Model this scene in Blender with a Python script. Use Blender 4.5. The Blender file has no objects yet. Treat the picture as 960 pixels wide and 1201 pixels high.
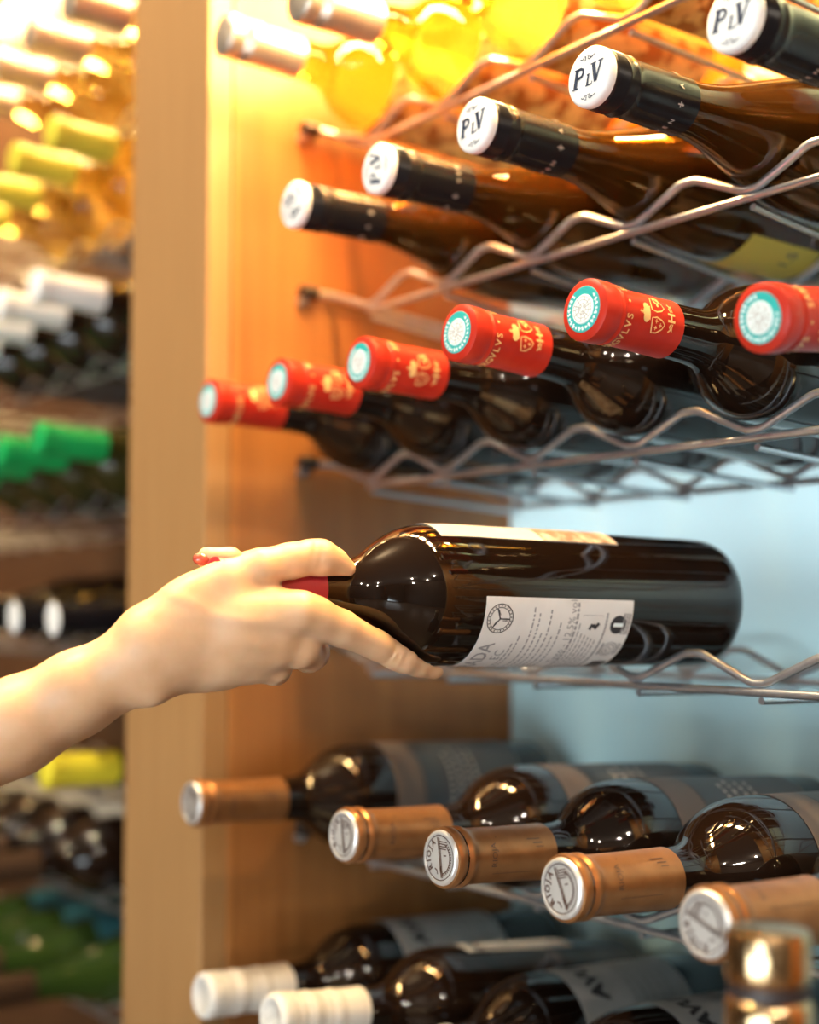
import bpy, bmesh, math, random
import numpy as np
from mathutils import Vector, Matrix
random.seed(7)
rng = np.random.RandomState(3)
S = bpy.context.scene
COL = S.collection
PI = math.pi

# ------------------------------------------------------------------ camera
FPX, VPX, HY, W, H = 1650.0, -740.0, 713.0, 960, 1201
CAMZ = 1.45
yaw = math.atan2(W / 2 - VPX, FPX)
pit = math.atan2(HY - H / 2, FPX)
Fh = np.array([-math.cos(yaw), math.sin(yaw), 0.0])
Rt = np.array([math.sin(yaw), math.cos(yaw), 0.0])
Fw = Fh * math.cos(pit) + np.array([0, 0, math.sin(pit)])
Up = np.cross(Rt, Fw)
CP = np.array([0.0, 0.0, CAMZ])

def ray(px, py):
    return Fw + Rt * (px - W / 2) / FPX + Up * (H / 2 - py) / FPX
def at_depth(px, py, z):
    return CP + ray(px, py) * z
def at_y(px, py, Y):
    d = ray(px, py)
    return CP + d * (Y / d[1])
def at_x(px, py, X):
    d = ray(px, py)
    return CP + d * (X / d[0])

cd = bpy.data.cameras.new('camera')
cam = bpy.data.objects.new('camera', cd)
COL.objects.link(cam)
M = Matrix(((Rt[0], Up[0], -Fw[0], 0), (Rt[1], Up[1], -Fw[1], 0), (Rt[2], Up[2], -Fw[2], CAMZ), (0, 0, 0, 1)))
cam.matrix_world = M
cd.sensor_fit = 'VERTICAL'
cd.sensor_height = 36.0
cd.lens = FPX / H * 36.0
cd.clip_start = 0.02
cd.dof.use_dof = True
cd.dof.focus_distance = 0.705
cd.dof.aperture_fstop = 3.0
cd.dof.aperture_blades = 9
S.camera = cam

# ------------------------------------------------------------------ world, exposure, lights
wd = bpy.data.worlds.new('world')
S.world = wd
wd.use_nodes = True
wd.node_tree.nodes['Background'].inputs[0].default_value = (0.75, 0.85, 1.0, 1)
wd.node_tree.nodes['Background'].inputs[1].default_value = 0.6
vs = S.view_settings
vs.view_transform = 'Standard'
vs.look = 'None'
vs.gamma = 1.0
vs.use_curve_mapping = False
vs.exposure = 0.0
S.cycles.max_bounces = 12
S.cycles.transmission_bounces = 10
S.cycles.glossy_bounces = 5
S.cycles.diffuse_bounces = 4
S.cycles.caustics_refractive = True
S.cycles.caustics_reflective = False
S.cycles.blur_glossy = 0.5
S.cycles.sample_clamp_indirect = 6.0

def area_light(name, loc, rot, sx, sy, power, color):
    l = bpy.data.lights.new(name, 'AREA')
    l.shape = 'RECTANGLE'
    l.size, l.size_y, l.energy, l.color = sx, sy, power, color
    o = bpy.data.objects.new(name, l)
    COL.objects.link(o)
    o.location, o.rotation_euler = loc, rot
    return o

AMBER = (1.0, 0.66, 0.27)
# warm light strips under the cabinet's top board: one along the front edge of each bay, one at the back
area_light('cabinet_strip_light', (-0.62, 0.530, CAMZ + 0.60), (0, 0, 0), 0.54, 0.03, 28.0, AMBER)
area_light('cabinet_strip_light', (-0.62, 0.715, CAMZ + 0.60), (0, 0, 0), 0.54, 0.03, 17.0, AMBER)
area_light('cabinet_strip_light', (-1.65, 0.560, CAMZ + 0.96), (0, 0, 0), 1.20, 0.03, 12.0, AMBER)
area_light('cabinet_strip_light', (-1.65, 0.750, CAMZ + 0.96), (0, 0, 0), 1.20, 0.02, 26.0, AMBER)
# light added behind the right bay's back panel, brightening the held bottle's row
area_light('added_panel_backlight', (-0.50, 0.86, CAMZ + 0.085), (-PI / 2, 0, 0), 0.86, 0.10, 2.9, (1.0, 0.96, 0.97))

# ------------------------------------------------------------------ materials
def mat(name, base, rough=0.5, metal=0.0, ior=1.5, coat=0.0, trans=0.0, emit=None, es=0.0, spec=None, sss=0.0):
    m = bpy.data.materials.new(name)
    m.use_nodes = True
    b = m.node_tree.nodes['Principled BSDF']
    b.inputs['Base Color'].default_value = (*base, 1)
    b.inputs['Roughness'].default_value = rough
    b.inputs['Metallic'].default_value = metal
    b.inputs['IOR'].default_value = ior
    b.inputs['Coat Weight'].default_value = coat
    b.inputs['Transmission Weight'].default_value = trans
    if spec is not None:
        b.inputs['Specular IOR Level'].default_value = spec
    if emit:
        b.inputs['Emission Color'].default_value = (*emit, 1)
        b.inputs['Emission Strength'].default_value = es
    if sss:
        b.inputs['Subsurface Weight'].default_value = sss
        b.inputs['Subsurface Radius'].default_value = (0.012, 0.005, 0.003)
        b.inputs['Subsurface Scale'].default_value = 0.35
    return m

def half_clear(m, tint, k):
    """bottle glass full of clear wine: refraction mixed with straight tinted transmission"""
    nt = m.node_tree
    b = nt.nodes['Principled BSDF']; o = nt.nodes['Material Output']
    t = nt.nodes.new('ShaderNodeBsdfTransparent'); t.inputs[0].default_value = (*tint, 1)
    x = nt.nodes.new('ShaderNodeMixShader'); x.inputs[0].default_value = k
    nt.links.new(b.outputs[0], x.inputs[1]); nt.links.new(t.outputs[0], x.inputs[2]); nt.links.new(x.outputs[0], o.inputs[0])
    return m

def vary(m, c1, c2, scale=(1, 1, 1), nscale=5.0, detail=4.0, bump=0.0, rough_to=None, lo=0.3, hi=0.7, dist=0.0002):
    """noise driven colour between c1 and c2, optional bump"""
    nt = m.node_tree
    b = nt.nodes['Principled BSDF']
    tc = nt.nodes.new('ShaderNodeTexCoord')
    mp = nt.nodes.new('ShaderNodeMapping')
    mp.inputs['Scale'].default_value = scale
    nz = nt.nodes.new('ShaderNodeTexNoise')
    nz.inputs['Scale'].default_value = nscale
    nz.inputs['Detail'].default_value = detail
    rp = nt.nodes.new('ShaderNodeValToRGB')
    rp.color_ramp.elements[0].position, rp.color_ramp.elements[1].position = lo, hi
    rp.color_ramp.elements[0].color = (*c1, 1)
    rp.color_ramp.elements[1].color = (*c2, 1)
    L = nt.links.new
    L(tc.outputs['Object'], mp.inputs['Vector'])
    L(mp.outputs['Vector'], nz.inputs['Vector'])
    L(nz.outputs['Fac'], rp.inputs['Fac'])
    L(rp.outputs['Color'], b.inputs['Base Color'])
    if bump:
        bp = nt.nodes.new('ShaderNodeBump')
        bp.inputs['Strength'].default_value = bump
        bp.inputs['Distance'].default_value = dist
        L(nz.outputs['Fac'], bp.inputs['Height'])
        L(bp.outputs['Normal'], b.inputs['Normal'])
    return m

m_post = vary(mat('light_oak', (0.5, 0.3, 0.15), 0.45), (0.33, 0.172, 0.064), (0.375, 0.205, 0.080), (14, 14, 0.7), 9, 6, 0.1)
m_panel = vary(mat('orange_oak', (0.4, 0.2, 0.06), 0.42), (0.27, 0.105, 0.026), (0.34, 0.14, 0.038), (16, 10, 0.6), 8, 6, 0.12)
m_edge = vary(mat('oak_edge_band', (0.5, 0.26, 0.09), 0.35), (0.34, 0.14, 0.038), (0.42, 0.18, 0.052), (16, 16, 0.6), 8, 6, 0.1)
m_backwood = vary(mat('brown_back_wood', (0.25, 0.12, 0.05), 0.5), (0.062, 0.025, 0.009), (0.095, 0.041, 0.014), (3, 14, 14), 4, 6, 0.1)
m_teal = vary(mat('pale_teal_panel', (0.5, 0.66, 0.68), 0.45), (0.48, 0.72, 0.76), (0.53, 0.77, 0.80), (1, 1, 1), 2.5, 3)
def frosted(m, k, c):
    nt = m.node_tree
    b = nt.nodes['Principled BSDF']; o = nt.nodes['Material Output']
    t = nt.nodes.new('ShaderNodeBsdfTranslucent'); t.inputs[0].default_value = (*c, 1)
    x = nt.nodes.new('ShaderNodeMixShader'); x.inputs[0].default_value = k
    nt.links.new(b.outputs[0], x.inputs[1]); nt.links.new(t.outputs[0], x.inputs[2]); nt.links.new(x.outputs[0], o.inputs[0])
frosted(m_teal, .35, (.82, .92, .94))  # translucent so that the added light behind the panel shows through
m_steel = vary(mat('brushed_steel_wire', (0.62, 0.62, 0.62), 0.31, 0.92), (0.54, 0.56, 0.59), (0.68, 0.70, 0.73), (1, 1, 1), 120, 3, 0.1)
m_black_plastic = mat('black_plastic', (0.02, 0.017, 0.015), 0.4)
m_dark = mat('dark_wine_glass', (0.010, 0.005, 0.003), 0.035, ior=1.52)
m_darkolive = mat('olive_wine_glass', (0.03, 0.028, 0.006), 0.05, ior=1.52)
m_burgundy = mat('brown_wine_glass', (0.56, 0.20, 0.03), 0.02, ior=1.45, trans=.95)
m_wine = mat('dark_red_wine', (0.012, 0.003, 0.002), 0.1)
m_green = mat('green_wine_glass', (0.030, 0.058, 0.010), 0.05, ior=1.52)
m_clear = half_clear(mat('amber_clear_glass', (1.0, 0.56, 0.10), 0.0, ior=1.36, trans=1.0), (1.0, 0.62, 0.16), .5)
m_clearyellow = half_clear(mat('yellow_clear_glass', (0.97, 0.80, 0.32), 0.0, ior=1.36, trans=1.0), (1.0, 0.86, 0.45), .5)
m_redcap = vary(mat('red_foil', (0.62, 0.06, 0.03), 0.38, spec=.2), (0.44, 0.022, 0.010), (0.52, 0.034, 0.016), (1, 1, 1), 60, 2, 0.05)
m_gold = mat('gold_print', (0.85, 0.56, 0.22), 0.4)
m_tealprint = mat('teal_print', (0.03, 0.42, 0.40), 0.4)
m_whiteprint = mat('white_print', (0.80, 0.88, 0.88), 0.5)
m_whitecap = mat('white_plastic_cap', (0.86, 0.86, 0.84), 0.35)
m_navy = mat('navy_print', (0.015, 0.03, 0.07), 0.5)
m_blackcap = mat('black_foil', (0.010, 0.009, 0.011), 0.24, spec=.2)
m_greyprint = mat('grey_print', (0.45, 0.40, 0.36), 0.5)
m_goldfoil = vary(mat('copper_gold_foil', (0.62, 0.34, 0.15), 0.33, 0.62), (0.34, 0.145, 0.050), (0.42, 0.19, 0.070), (1, 1, 1), 90, 3, 0.06)
m_silverdisc = mat('embossed_silver', (0.84, 0.82, 0.79), 0.36, 0.6)
m_brownprint = mat('brown_print', (0.10, 0.05, 0.03), 0.5)
m_whitefoil = vary(mat('white_foil', (0.74, 0.70, 0.63), 0.45), (0.66, 0.61, 0.54), (0.80, 0.77, 0.71), (2, 260, 2), 1.2, 3, 0.12, lo=0.4, hi=0.6)
m_silverfoil = vary(mat('silver_foil', (0.72, 0.60, 0.48), 0.36, 0.8), (0.66, 0.55, 0.44), (0.78, 0.67, 0.55), (2, 200, 2), 1.2, 2, 0.1)
m_yellowfoil = mat('yellow_foil', (0.78, 0.66, 0.04), 0.40)
m_limefoil = mat('olive_yellow_foil', (0.62, 0.52, 0.05), 0.40)
m_greenfoil = mat('green_foil', (0.01, 0.36, 0.09), 0.30)
m_bronzefoil = mat('bronze_foil', (0.085, 0.045, 0.024), 0.4, 0.4)
m_paper = vary(mat('white_label_paper', (0.76, 0.73, 0.69), 0.6), (0.72, 0.69, 0.65), (0.79, 0.76, 0.72), (1, 1, 1), 60, 3)
m_cream = vary(mat('cream_label_paper', (0.75, 0.66, 0.52), 0.6), (0.30, 0.19, 0.13), (0.72, 0.60, 0.50), (1, 1, 1), 110, 6, lo=0.42, hi=0.6)
m_greylabel = vary(mat('grey_label_paper', (0.5, 0.48, 0.45), 0.65), (0.40, 0.41, 0.41), (0.47, 0.475, 0.47), (1, 1, 1), 80, 3)
m_browngrey = mat('brown_grey_label', (0.13, 0.095, 0.075), 0.55)
m_slate = mat('dark_slate_label', (0.055, 0.06, 0.065), 0.5)
m_yellowlabel = mat('yellow_label_paper', (0.60, 0.47, 0.07), 0.6)
m_leaf = vary(mat('leaf_pattern_label', (0.8, 0.6, 0.3), 0.6), (0.80, 0.55, 0.16), (0.36, 0.13, 0.015), (1, 1, 1), 60, 4, lo=0.46, hi=0.54)
m_teallabel = mat('blue_teal_label', (0.04, 0.17, 0.20), 0.5)
m_ink = mat('black_ink', (0.03, 0.03, 0.035), 0.6)
m_greyink = mat('grey_ink', (0.30, 0.29, 0.29), 0.6)
m_brassmetal = mat('brass_metal', (0.66, 0.45, 0.24), 0.20, 1.0)
m_groove = mat('dark_groove', (0.03, 0.02, 0.02), 0.5)
m_skin = vary(mat('skin', (0.80, 0.50, 0.34), 0.45, sss=0.3), (0.64, 0.38, 0.21), (0.74, 0.48, 0.29), (1, 1, 1), 60, 6, 0.5, dist=0.0006)
m_nail = mat('red_nail_polish', (0.40, 0.08, 0.05), 0.18, coat=0.5)
m_plaster = mat('warm_plaster', (0.10, 0.075, 0.055), 0.8)
m_ceiling = mat('ceiling_paint', (0.20, 0.17, 0.14), 0.85)
m_floor = vary(mat('brown_floor', (0.2, 0.13, 0.08), 0.4), (0.16, 0.10, 0.06), (0.25, 0.17, 0.11), (2, 12, 1), 3, 4)
m_frame = mat('window_frame_paint', (0.12, 0.11, 0.10), 0.5)
m_sky = mat('daylit_window_glass', (0.8, 0.9, 1.0), 0.1, emit=(0.80, 0.93, 1.0), es=20.0)
m_lamp = mat('lamp_glow', (1, 0.8, 0.5), 0.5, emit=(1.0, 0.72, 0.38), es=40.0)
m_counter = mat('dark_counter', (0.07, 0.05, 0.04), 0.35)

# ------------------------------------------------------------------ mesh helpers
def link(name, me, m=None, parent=None):
    o = bpy.data.objects.new(name, me)
    COL.objects.link(o)
    if m is not None:
        me.materials.append(m)
    if parent is not None:
        o.parent = parent
    return o

def mesh(name, V, F, smooth=True):
    me = bpy.data.meshes.new(name)
    me.from_pydata([tuple(v) for v in V], [], F)
    me.update()
    if smooth:
        me.polygons.foreach_set('use_smooth', [True] * len(me.polygons))
    return me

def sharp(me, ang=40):
    bm = bmesh.new(); bm.from_mesh(me)
    bmesh.ops.recalc_face_normals(bm, faces=bm.faces)
    for e in bm.edges:
        if len(e.link_faces) == 2 and e.calc_face_angle(0) > math.radians(ang):
            e.smooth = False
    bm.to_mesh(me); bm.free()
    return me

def lathe(name, prof, n=48, ang=38):
    """revolve (r, y) about +Y; r==0 closes with a fan"""
    V, F, rings = [], [], []
    for r, y in prof:
        if r < 1e-7:
            V.append((0, y, 0)); rings.append([len(V) - 1])
        else:
            b = len(V)
            for i in range(n):
                a = 2 * PI * i / n
                V.append((r * math.cos(a), y, r * math.sin(a)))
            rings.append(list(range(b, b + n)))
    for A, B in zip(rings, rings[1:]):
        for i in range(n):
            j = (i + 1) % n
            if len(A) == 1:
                F.append((A[0], B[i], B[j]))
            elif len(B) == 1:
                F.append((A[j], A[i], B[0]))
            else:
                F.append((A[i], B[i], B[j], A[j]))
    return sharp(mesh(name, V, F), ang)

def patch(name, rfun, t0, t1, L, p0, p1, th=0.0002, n=28, m=8):
    """label: a thin curved sheet on the bottle, t from the mouth, angle p (rad)"""
    V, F = [], []
    for layer in (0, 1):
        for k in range(m + 1):
            t = t0 + (t1 - t0) * k / m
            r = rfun(t) + 0.00015 + th * layer
            for i in range(n + 1):
                a = p0 + (p1 - p0) * i / n
                V.append((r * math.cos(a), t - L, r * math.sin(a)))
    N = (n + 1) * (m + 1)
    idx = lambda l, k, i: l * N + k * (n + 1) + i
    for k in range(m):
        for i in range(n):
            F.append((idx(1, k, i), idx(1, k, i + 1), idx(1, k + 1, i + 1), idx(1, k + 1, i)))
            F.append((idx(0, k, i), idx(0, k + 1, i), idx(0, k + 1, i + 1), idx(0, k, i + 1)))
    for i in range(n):
        F.append((idx(0, 0, i), idx(0, 0, i + 1), idx(1, 0, i + 1), idx(1, 0, i)))
        F.append((idx(0, m, i), idx(1, m, i), idx(1, m, i + 1), idx(0, m, i + 1)))
    for k in range(m):
        F.append((idx(0, k, 0), idx(1, k, 0), idx(1, k + 1, 0), idx(0, k + 1, 0)))
        F.append((idx(0, k, n), idx(0, k + 1, n), idx(1, k + 1, n), idx(1, k, n)))
    return sharp(mesh(name, V, F), 50)

def box_me(name, x0, x1, y0, y1, z0, z1, bev=0.0):
    bm = bmesh.new()
    bmesh.ops.create_cube(bm, size=1)
    for v in bm.verts:
        v.co = Vector(((x0 + x1) / 2 + v.co.x * (x1 - x0), (y0 + y1) / 2 + v.co.y * (y1 - y0), (z0 + z1) / 2 + v.co.z * (z1 - z0)))
    if bev:
        bmesh.ops.bevel(bm, geom=bm.edges[:], offset=bev, segments=2, affect='EDGES', profile=0.5)
    me = bpy.data.meshes.new(name)
    bm.to_mesh(me); bm.free()
    return me

def tube_me(name, pts, r, n=8):
    P = [Vector(p) for p in pts]
    V, F = [], []
    up = Vector((0, 0, 1))
    nrm = None
    for i, p in enumerate(P):
        d = (P[min(i + 1, len(P) - 1)] - P[max(i - 1, 0)]).normalized()
        if nrm is None:
            nrm = d.cross(up) if abs(d.dot(up)) < 0.95 else d.cross(Vector((1, 0, 0)))
            nrm.normalize()
        nrm = (nrm - d * nrm.dot(d)).normalized()
        b = d.cross(nrm)
        for k in range(n):
            a = 2 * PI * k / n
            V.append(p + nrm * (r * math.cos(a)) + b * (r * math.sin(a)))
    for i in range(len(P) - 1):
        for k in range(n):
            F.append((i * n + k, i * n + (k + 1) % n, (i + 1) * n + (k + 1) % n, (i + 1) * n + k))
    F.append(tuple(range(n))[::-1])
    F.append(tuple(range((len(P) - 1) * n, len(P) * n)))
    return sharp(mesh(name, V, F), 60)

def empty(name, loc, label, cat, group=None):
    o = bpy.data.objects.new(name, None)
    o.empty_display_size = 0.02
    COL.objects.link(o)
    o.location = loc
    tag(o, label, cat, group)
    return o

def tag(o, label, cat, group=None):
    o['label'] = label; o['category'] = cat
    if group:
        o['group'] = group

def struct(name, me, m):
    o = link(name, me, m); o['kind'] = 'structure'
    return o

# flat print: lists of 2-D polygons, x to the right, y up (metres)
_tc = {}
def text2d(s, size, bold=0.0):
    key = (s, bold)
    if key not in _tc:
        cu = bpy.data.curves.new('t', 'FONT')
        cu.body = s; cu.size = 1.0; cu.align_x = 'CENTER'; cu.align_y = 'CENTER'
        cu.resolution_u = 2; cu.offset = bold
        o = bpy.data.objects.new('t', cu)
        COL.objects.link(o)
        dg = bpy.context.evaluated_depsgraph_get()
        dg.update()
        me = o.evaluated_get(dg).to_mesh()
        _tc[key] = ([tuple(v.co)[:2] for v in me.vertices], [tuple(p.vertices) for p in me.polygons])
        o.evaluated_get(dg).to_mesh_clear()
        bpy.data.objects.remove(o); bpy.data.curves.remove(cu)
    V, F = _tc[key]
    return [(x * size, y * size) for x, y in V], F

class Print:
    def __init__(s): s.V, s.F = [], []
    def add(s, VF, dx=0, dy=0, rot=0, sx=1, sy=1):
        b = len(s.V); c, n = math.cos(rot), math.sin(rot)
        for x, y in VF[0]:
            x, y = x * sx, y * sy
            s.V.append((x * c - y * n + dx, x * n + y * c + dy))
        s.F += [tuple(b + i for i in f) for f in VF[1]]
        return s
    def text(s, t, size, dx=0, dy=0, rot=0, sx=1, bold=0.0):
        return s.add(text2d(t, size, bold), dx, dy, rot, sx)
    def rect(s, x0, y0, x1, y1, nx=1):
        V, F = [], []
        for i in range(nx + 1):
            x = x0 + (x1 - x0) * i / nx
            V += [(x, y0), (x, y1)]
        for i in range(nx):
            F.append((2 * i, 2 * i + 2, 2 * i + 3, 2 * i + 1))
        return s.add((V, F))
    def line(s, pts, w, closed=False):
        P = [np.array(p, float) for p in pts]
        if closed: P = P + [P[0]]
        n = len(P); V, F = [], []
        for i, p in enumerate(P):
            if closed:
                a, b = P[(i - 1) % (n - 1)], P[(i + 1) % (n - 1)]
            else:
                a, b = P[max(i - 1, 0)], P[min(i + 1, n - 1)]
            d = b - a; d = d / (np.linalg.norm(d) + 1e-12)
            q = np.array([-d[1], d[0]]) * w / 2
            V += [tuple(p + q), tuple(p - q)]
        F = [(2 * i, 2 * i + 1, 2 * i + 3, 2 * i + 2) for i in range(n - 1)]
        return s.add((V, F))
    def disc(s, x, y, r, n=20):
        return s.add(([(x + r * math.cos(2 * PI * i / n), y + r * math.sin(2 * PI * i / n)) for i in range(n)], [tuple(range(n))]))
    def ring(s, x, y, r, w, n=32, a0=0, a1=2 * PI):
        pts = [(x + r * math.cos(a0 + (a1 - a0) * i / n), y + r * math.sin(a0 + (a1 - a0) * i / n)) for i in range(n + 1)]
        return s.line(pts, w)
    def arctext(s, t, size, r, a_mid, step, bold=0.0, flip=False):
        n = len(t)
        for i, ch in enumerate(t):
            if ch == ' ': continue
            a = a_mid - (i - (n - 1) / 2) * step if not flip else a_mid + (i - (n - 1) / 2) * step
            s.text(ch, size, r * math.cos(a), r * math.sin(a), a - PI / 2 if not flip else a + PI / 2, bold=bold)
        return s
    def wrap(s, name, R, t0, L, phi0, eps=0.0006):
        """onto a cylinder: x along the circumference, y towards the mouth"""
        V = []
        for x, y in s.V:
            a = phi0 + x / R
            V.append(((R + eps) * math.cos(a), t0 - y - L, (R + eps) * math.sin(a)))
        return mesh(name, V, s.F, False)
    def face(s, name, y0, rot=0.0):
        """onto the mouth disc that faces -Y"""
        c, n = math.cos(rot), math.sin(rot)
        return mesh(name, [(x * c - z * n, y0, x * n + z * c) for x, z in s.V], s.F, False)

def poly(pts): return (list(pts), [tuple(range(len(pts)))])

# ------------------------------------------------------------------ bottle shapes
def smooth_profile(keys, n=70):
    """keys [(t, r)] -> monotone cubic samples"""
    t = np.array([k[0] for k in keys]); r = np.array([k[1] for k in keys])
    h = np.diff(t); dl = np.diff(r) / h
    m = np.zeros(len(t))
    for i in range(1, len(t) - 1):
        if dl[i - 1] * dl[i] > 0:
            w1, w2 = 2 * h[i] + h[i - 1], h[i] + 2 * h[i - 1]
            m[i] = (w1 + w2) / (w1 / dl[i - 1] + w2 / dl[i])
    def f(x):
        x = min(max(x, t[0]), t[-1])
        i = min(int(np.searchsorted(t, x, 'right')) - 1, len(h) - 1)
        u = (x - t[i]) / h[i]
        return ((1 + 2 * u) * (1 - u) ** 2 * r[i] + u * (1 - u) ** 2 * h[i] * m[i]
                + u * u * (3 - 2 * u) * r[i + 1] + u * u * (u - 1) * h[i] * m[i + 1])
    return f

BORD = (smooth_profile([(0, .0138), (.02, .0137), (.07, .0146), (.080, .0155), (.090, .0195), (.099, .0262), (.108, .0320), (.117, .0356), (.126, .0372), (.136, .0376), (.288, .0374)]), 0.300)
BURG = (smooth_profile([(0, .0140), (.02, .0140), (.068, .0146), (.085, .0168), (.105, .0222), (.125, .0290), (.145, .0350), (.165, .0388), (.185, .0402), (.286, .0402)]), 0.298)

_glass = {}
def glass_mesh(shape):
    if id(shape) not in _glass:
        f, L = shape
        p = [(0, -L + 0.0005)]
        p += [(f(0) - .002, -L), (f(0) + .0004, -L + .002), (f(0) + .0010, -L + .006), (f(0) + .0004, -L + .012)]
        te = L - .012
        p += [(f(t), t - L) for t in np.linspace(.020, te, 66)]
        R = f(te)
        p += [(R - .0004, -.008), (R - .0018, -.0035), (R - .005, -.0008), (R - .009, 0.0), (R - .014, -.004), (.012, -.020), (0, -.026)]
        _glass[id(shape)] = lathe('glass', p, 56)
    return _glass[id(shape)]

def bottle_root(name, mouth, slope, shape, label, group, roll=0.0, yawd=0.0, cat='bottle', sc=1.0):
    """mouth = world position; axis runs +Y turned by yawd (deg), rising by slope"""
    L = shape[1]
    y = math.radians(yawd)
    d = Vector((math.sin(y), math.cos(y), slope)).normalized()
    base = Vector(mouth) + d * L * sc
    o = empty(name, base, label, cat, group)
    x = Vector((math.cos(y), -math.sin(y), 0))
    z = x.cross(d)
    R = Matrix((x, d, z)).transposed() @ Matrix.Rotation(roll, 3, 'Y')
    o.rotation_euler = R.to_euler()
    o.scale = (1, sc, 1)
    return o

_share = {}
def part(name, key, maker, m, root):
    """child whose mesh is made once per key and shared"""
    if key not in _share:
        me = maker(); me.materials.append(m); _share[key] = me
    o = bpy.data.objects.new(name, _share[key])
    COL.objects.link(o); o.parent = root
    return o

def capsule_prof(shape, t1, lip=0.0008, rings=(), ridge=None):
    f, L = shape
    R = f(.03) + .0007
    p = [(0, -L - .0007), (R - .0012, -L - .0007), (R + lip - .0002, -L + .0005), (R + lip, -L + .002), (R + lip, -L + .0095), (R + lip * .3, -L + .0108)]
    if ridge:
        for k in range(ridge[2]):
            t = ridge[0] + (ridge[1] - ridge[0]) * k / ridge[2]; s = (ridge[1] - ridge[0]) / ridge[2]
            p += [(f(t) + .0007, t - L), (f(t) + .0012, t + s * .5 - L)]
    for t in rings:
        p += [(f(t) + .0008, t - .0012 - L), (f(t) + .0014, t - L), (f(t) + .0008, t + .0012 - L)]
    p = sorted(p[:2], key=lambda q: q[0]) + sorted(p[2:], key=lambda q: q[1])
    last = max(q[1] for q in p) + L
    for t in np.linspace(last + .003, t1, 9):
        p.append((f(t) + .0007, t - L))
    p.append((f(t1) - .0002, t1 - L + .0001))
    return p

# ------------------------------------------------------------------ the setting
PX = -0.905            # shelf side of the wooden partition
YF, YB = 0.485, 0.775  # front of the partition, back of the shelves
YR, YK = 0.593, 0.735  # front and back rail planes
z_ = lambda v: CAMZ + v
struct('floor', box_me('floor', -4.2, 3.2, -3.6, 1.0, -0.06, 0.0), m_floor)
struct('ceiling', box_me('ceiling', -4.2, 3.2, -3.6, 1.0, 2.9, 2.96), m_ceiling)
struct('wall_left', box_me('wall_left', -4.3, -4.2, -3.6, 1.0, 0, 2.9), m_plaster)
struct('wall_right', box_me('wall_right', 3.2, 3.3, -3.6, 1.0, 0, 2.9), m_plaster)
struct('wall_front', box_me('wall_front', -4.2, 3.2, -3.7, -3.6, 0, 2.9), m_plaster)
struct('wall_back', box_me('wall_back', -4.2, 3.2, 1.0, 1.12, 0, 2.9), m_plaster)
def window(n, x0, x1, z0, z1):
    w = struct('window_%d' % n, box_me('window', x0, x1, -3.597, -3.585, z0, z1), m_sky)
    k = max(2, round((x1 - x0) / 0.5))
    for i in range(k + 1):
        x = x0 + (x1 - x0) * i / k
        link('mullion', box_me('mullion', x - .03, x + .03, -3.599, -3.55, z0 - .05, z1 + .05), m_frame, w)
    for z in (z0, (z0 * .35 + z1 * .65), z1):
        link('rail', box_me('rail', x0, x1, -3.598, -3.555, z - .03, z + .03), m_frame, w)
window(1, 0.6, 1.7, 1.25, 2.0)
window(2, -1.0, 2.5, 0.08, 1.0)  # low glowing pane, placed and sized to light the teal back panel

def partition(x0, x1, label, band_right=True):
    o = empty('wooden_partition', ((x0 + x1) / 2, YF, 0), label, 'partition', None)
    def ch(name, m, *b, bev=0.0):
        c = box_me(name, *b, bev=bev)
        for v in c.vertices: v.co -= o.location
        return link(name, c, m, o)
    ch('front_post', m_post, x0, x1, YF, YF + .020, 0, 2.62, bev=.0015)
    ch('side_panel', m_panel, x1 - .018, x1, YF + .0202, YB + .02, 0, 2.62)
    ch('edge_band', m_edge, x1 - .0176, x1 + .0008, YF + .0203, YF + .0265, 0, 2.62, bev=.0005)
    ch('side_panel', m_panel, x0, x0 + .018, YF + .0202, YB + .02, 0, 2.62)
    return o
partition(-1.033, PX, 'pale oak partition post between the two bays of bottles, left of the hand')
partition(0.0, 0.12, 'pale oak partition at the right end of the wine shelves, beyond the picture')
partition(-2.42, -2.30, 'pale oak partition at the left end of the wine shelves, beyond the picture')
def board(name, me, m, label, cat):
    o = link(name, me, m); tag(o, label, cat); return o
board('back_panel', box_me('back_panel', PX + .0005, -.0005, YB, YB + .004, 0.0005, 2.6), m_teal, 'pale teal frosted panel closing the back of the shelves behind the held bottle', 'back panel')
board('back_panel', box_me('back_panel', -2.299, -1.034, YB, YB + .018, 0.0005, 2.6), m_backwood, 'brown wooden panel at the back of the left shelf bay', 'back panel')
board('cabinet_top', box_me('cabinet_top', PX + .001, -.001, YF, YB - .001, z_(.64), z_(.665)), m_panel, 'oak board closing the right bay above the clear bottles', 'board')
board('cabinet_top', box_me('cabinet_top', -2.299, -1.034, YF, YB - .001, z_(1.0), z_(1.025)), m_panel, 'oak board closing the left bay above the silver capped bottles', 'board')
for x0, x1, y, zz, lb in ((-.90, -.34, .530, .605, 'warm light strip along the front edge of the right bay'), (-.90, -.34, .715, .605, 'warm light strip at the back of the right bay'), (-2.27, -1.04, .560, .965, 'warm light strip along the front edge of the left bay'), (-2.27, -1.04, .750, .965, 'warm light strip at the back of the left bay')):
    board('light_strip', box_me('light_strip', x0, x1, y - .018, y + .018, z_(zz), z_(zz + .033)), m_steel, lb, 'light')

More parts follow.
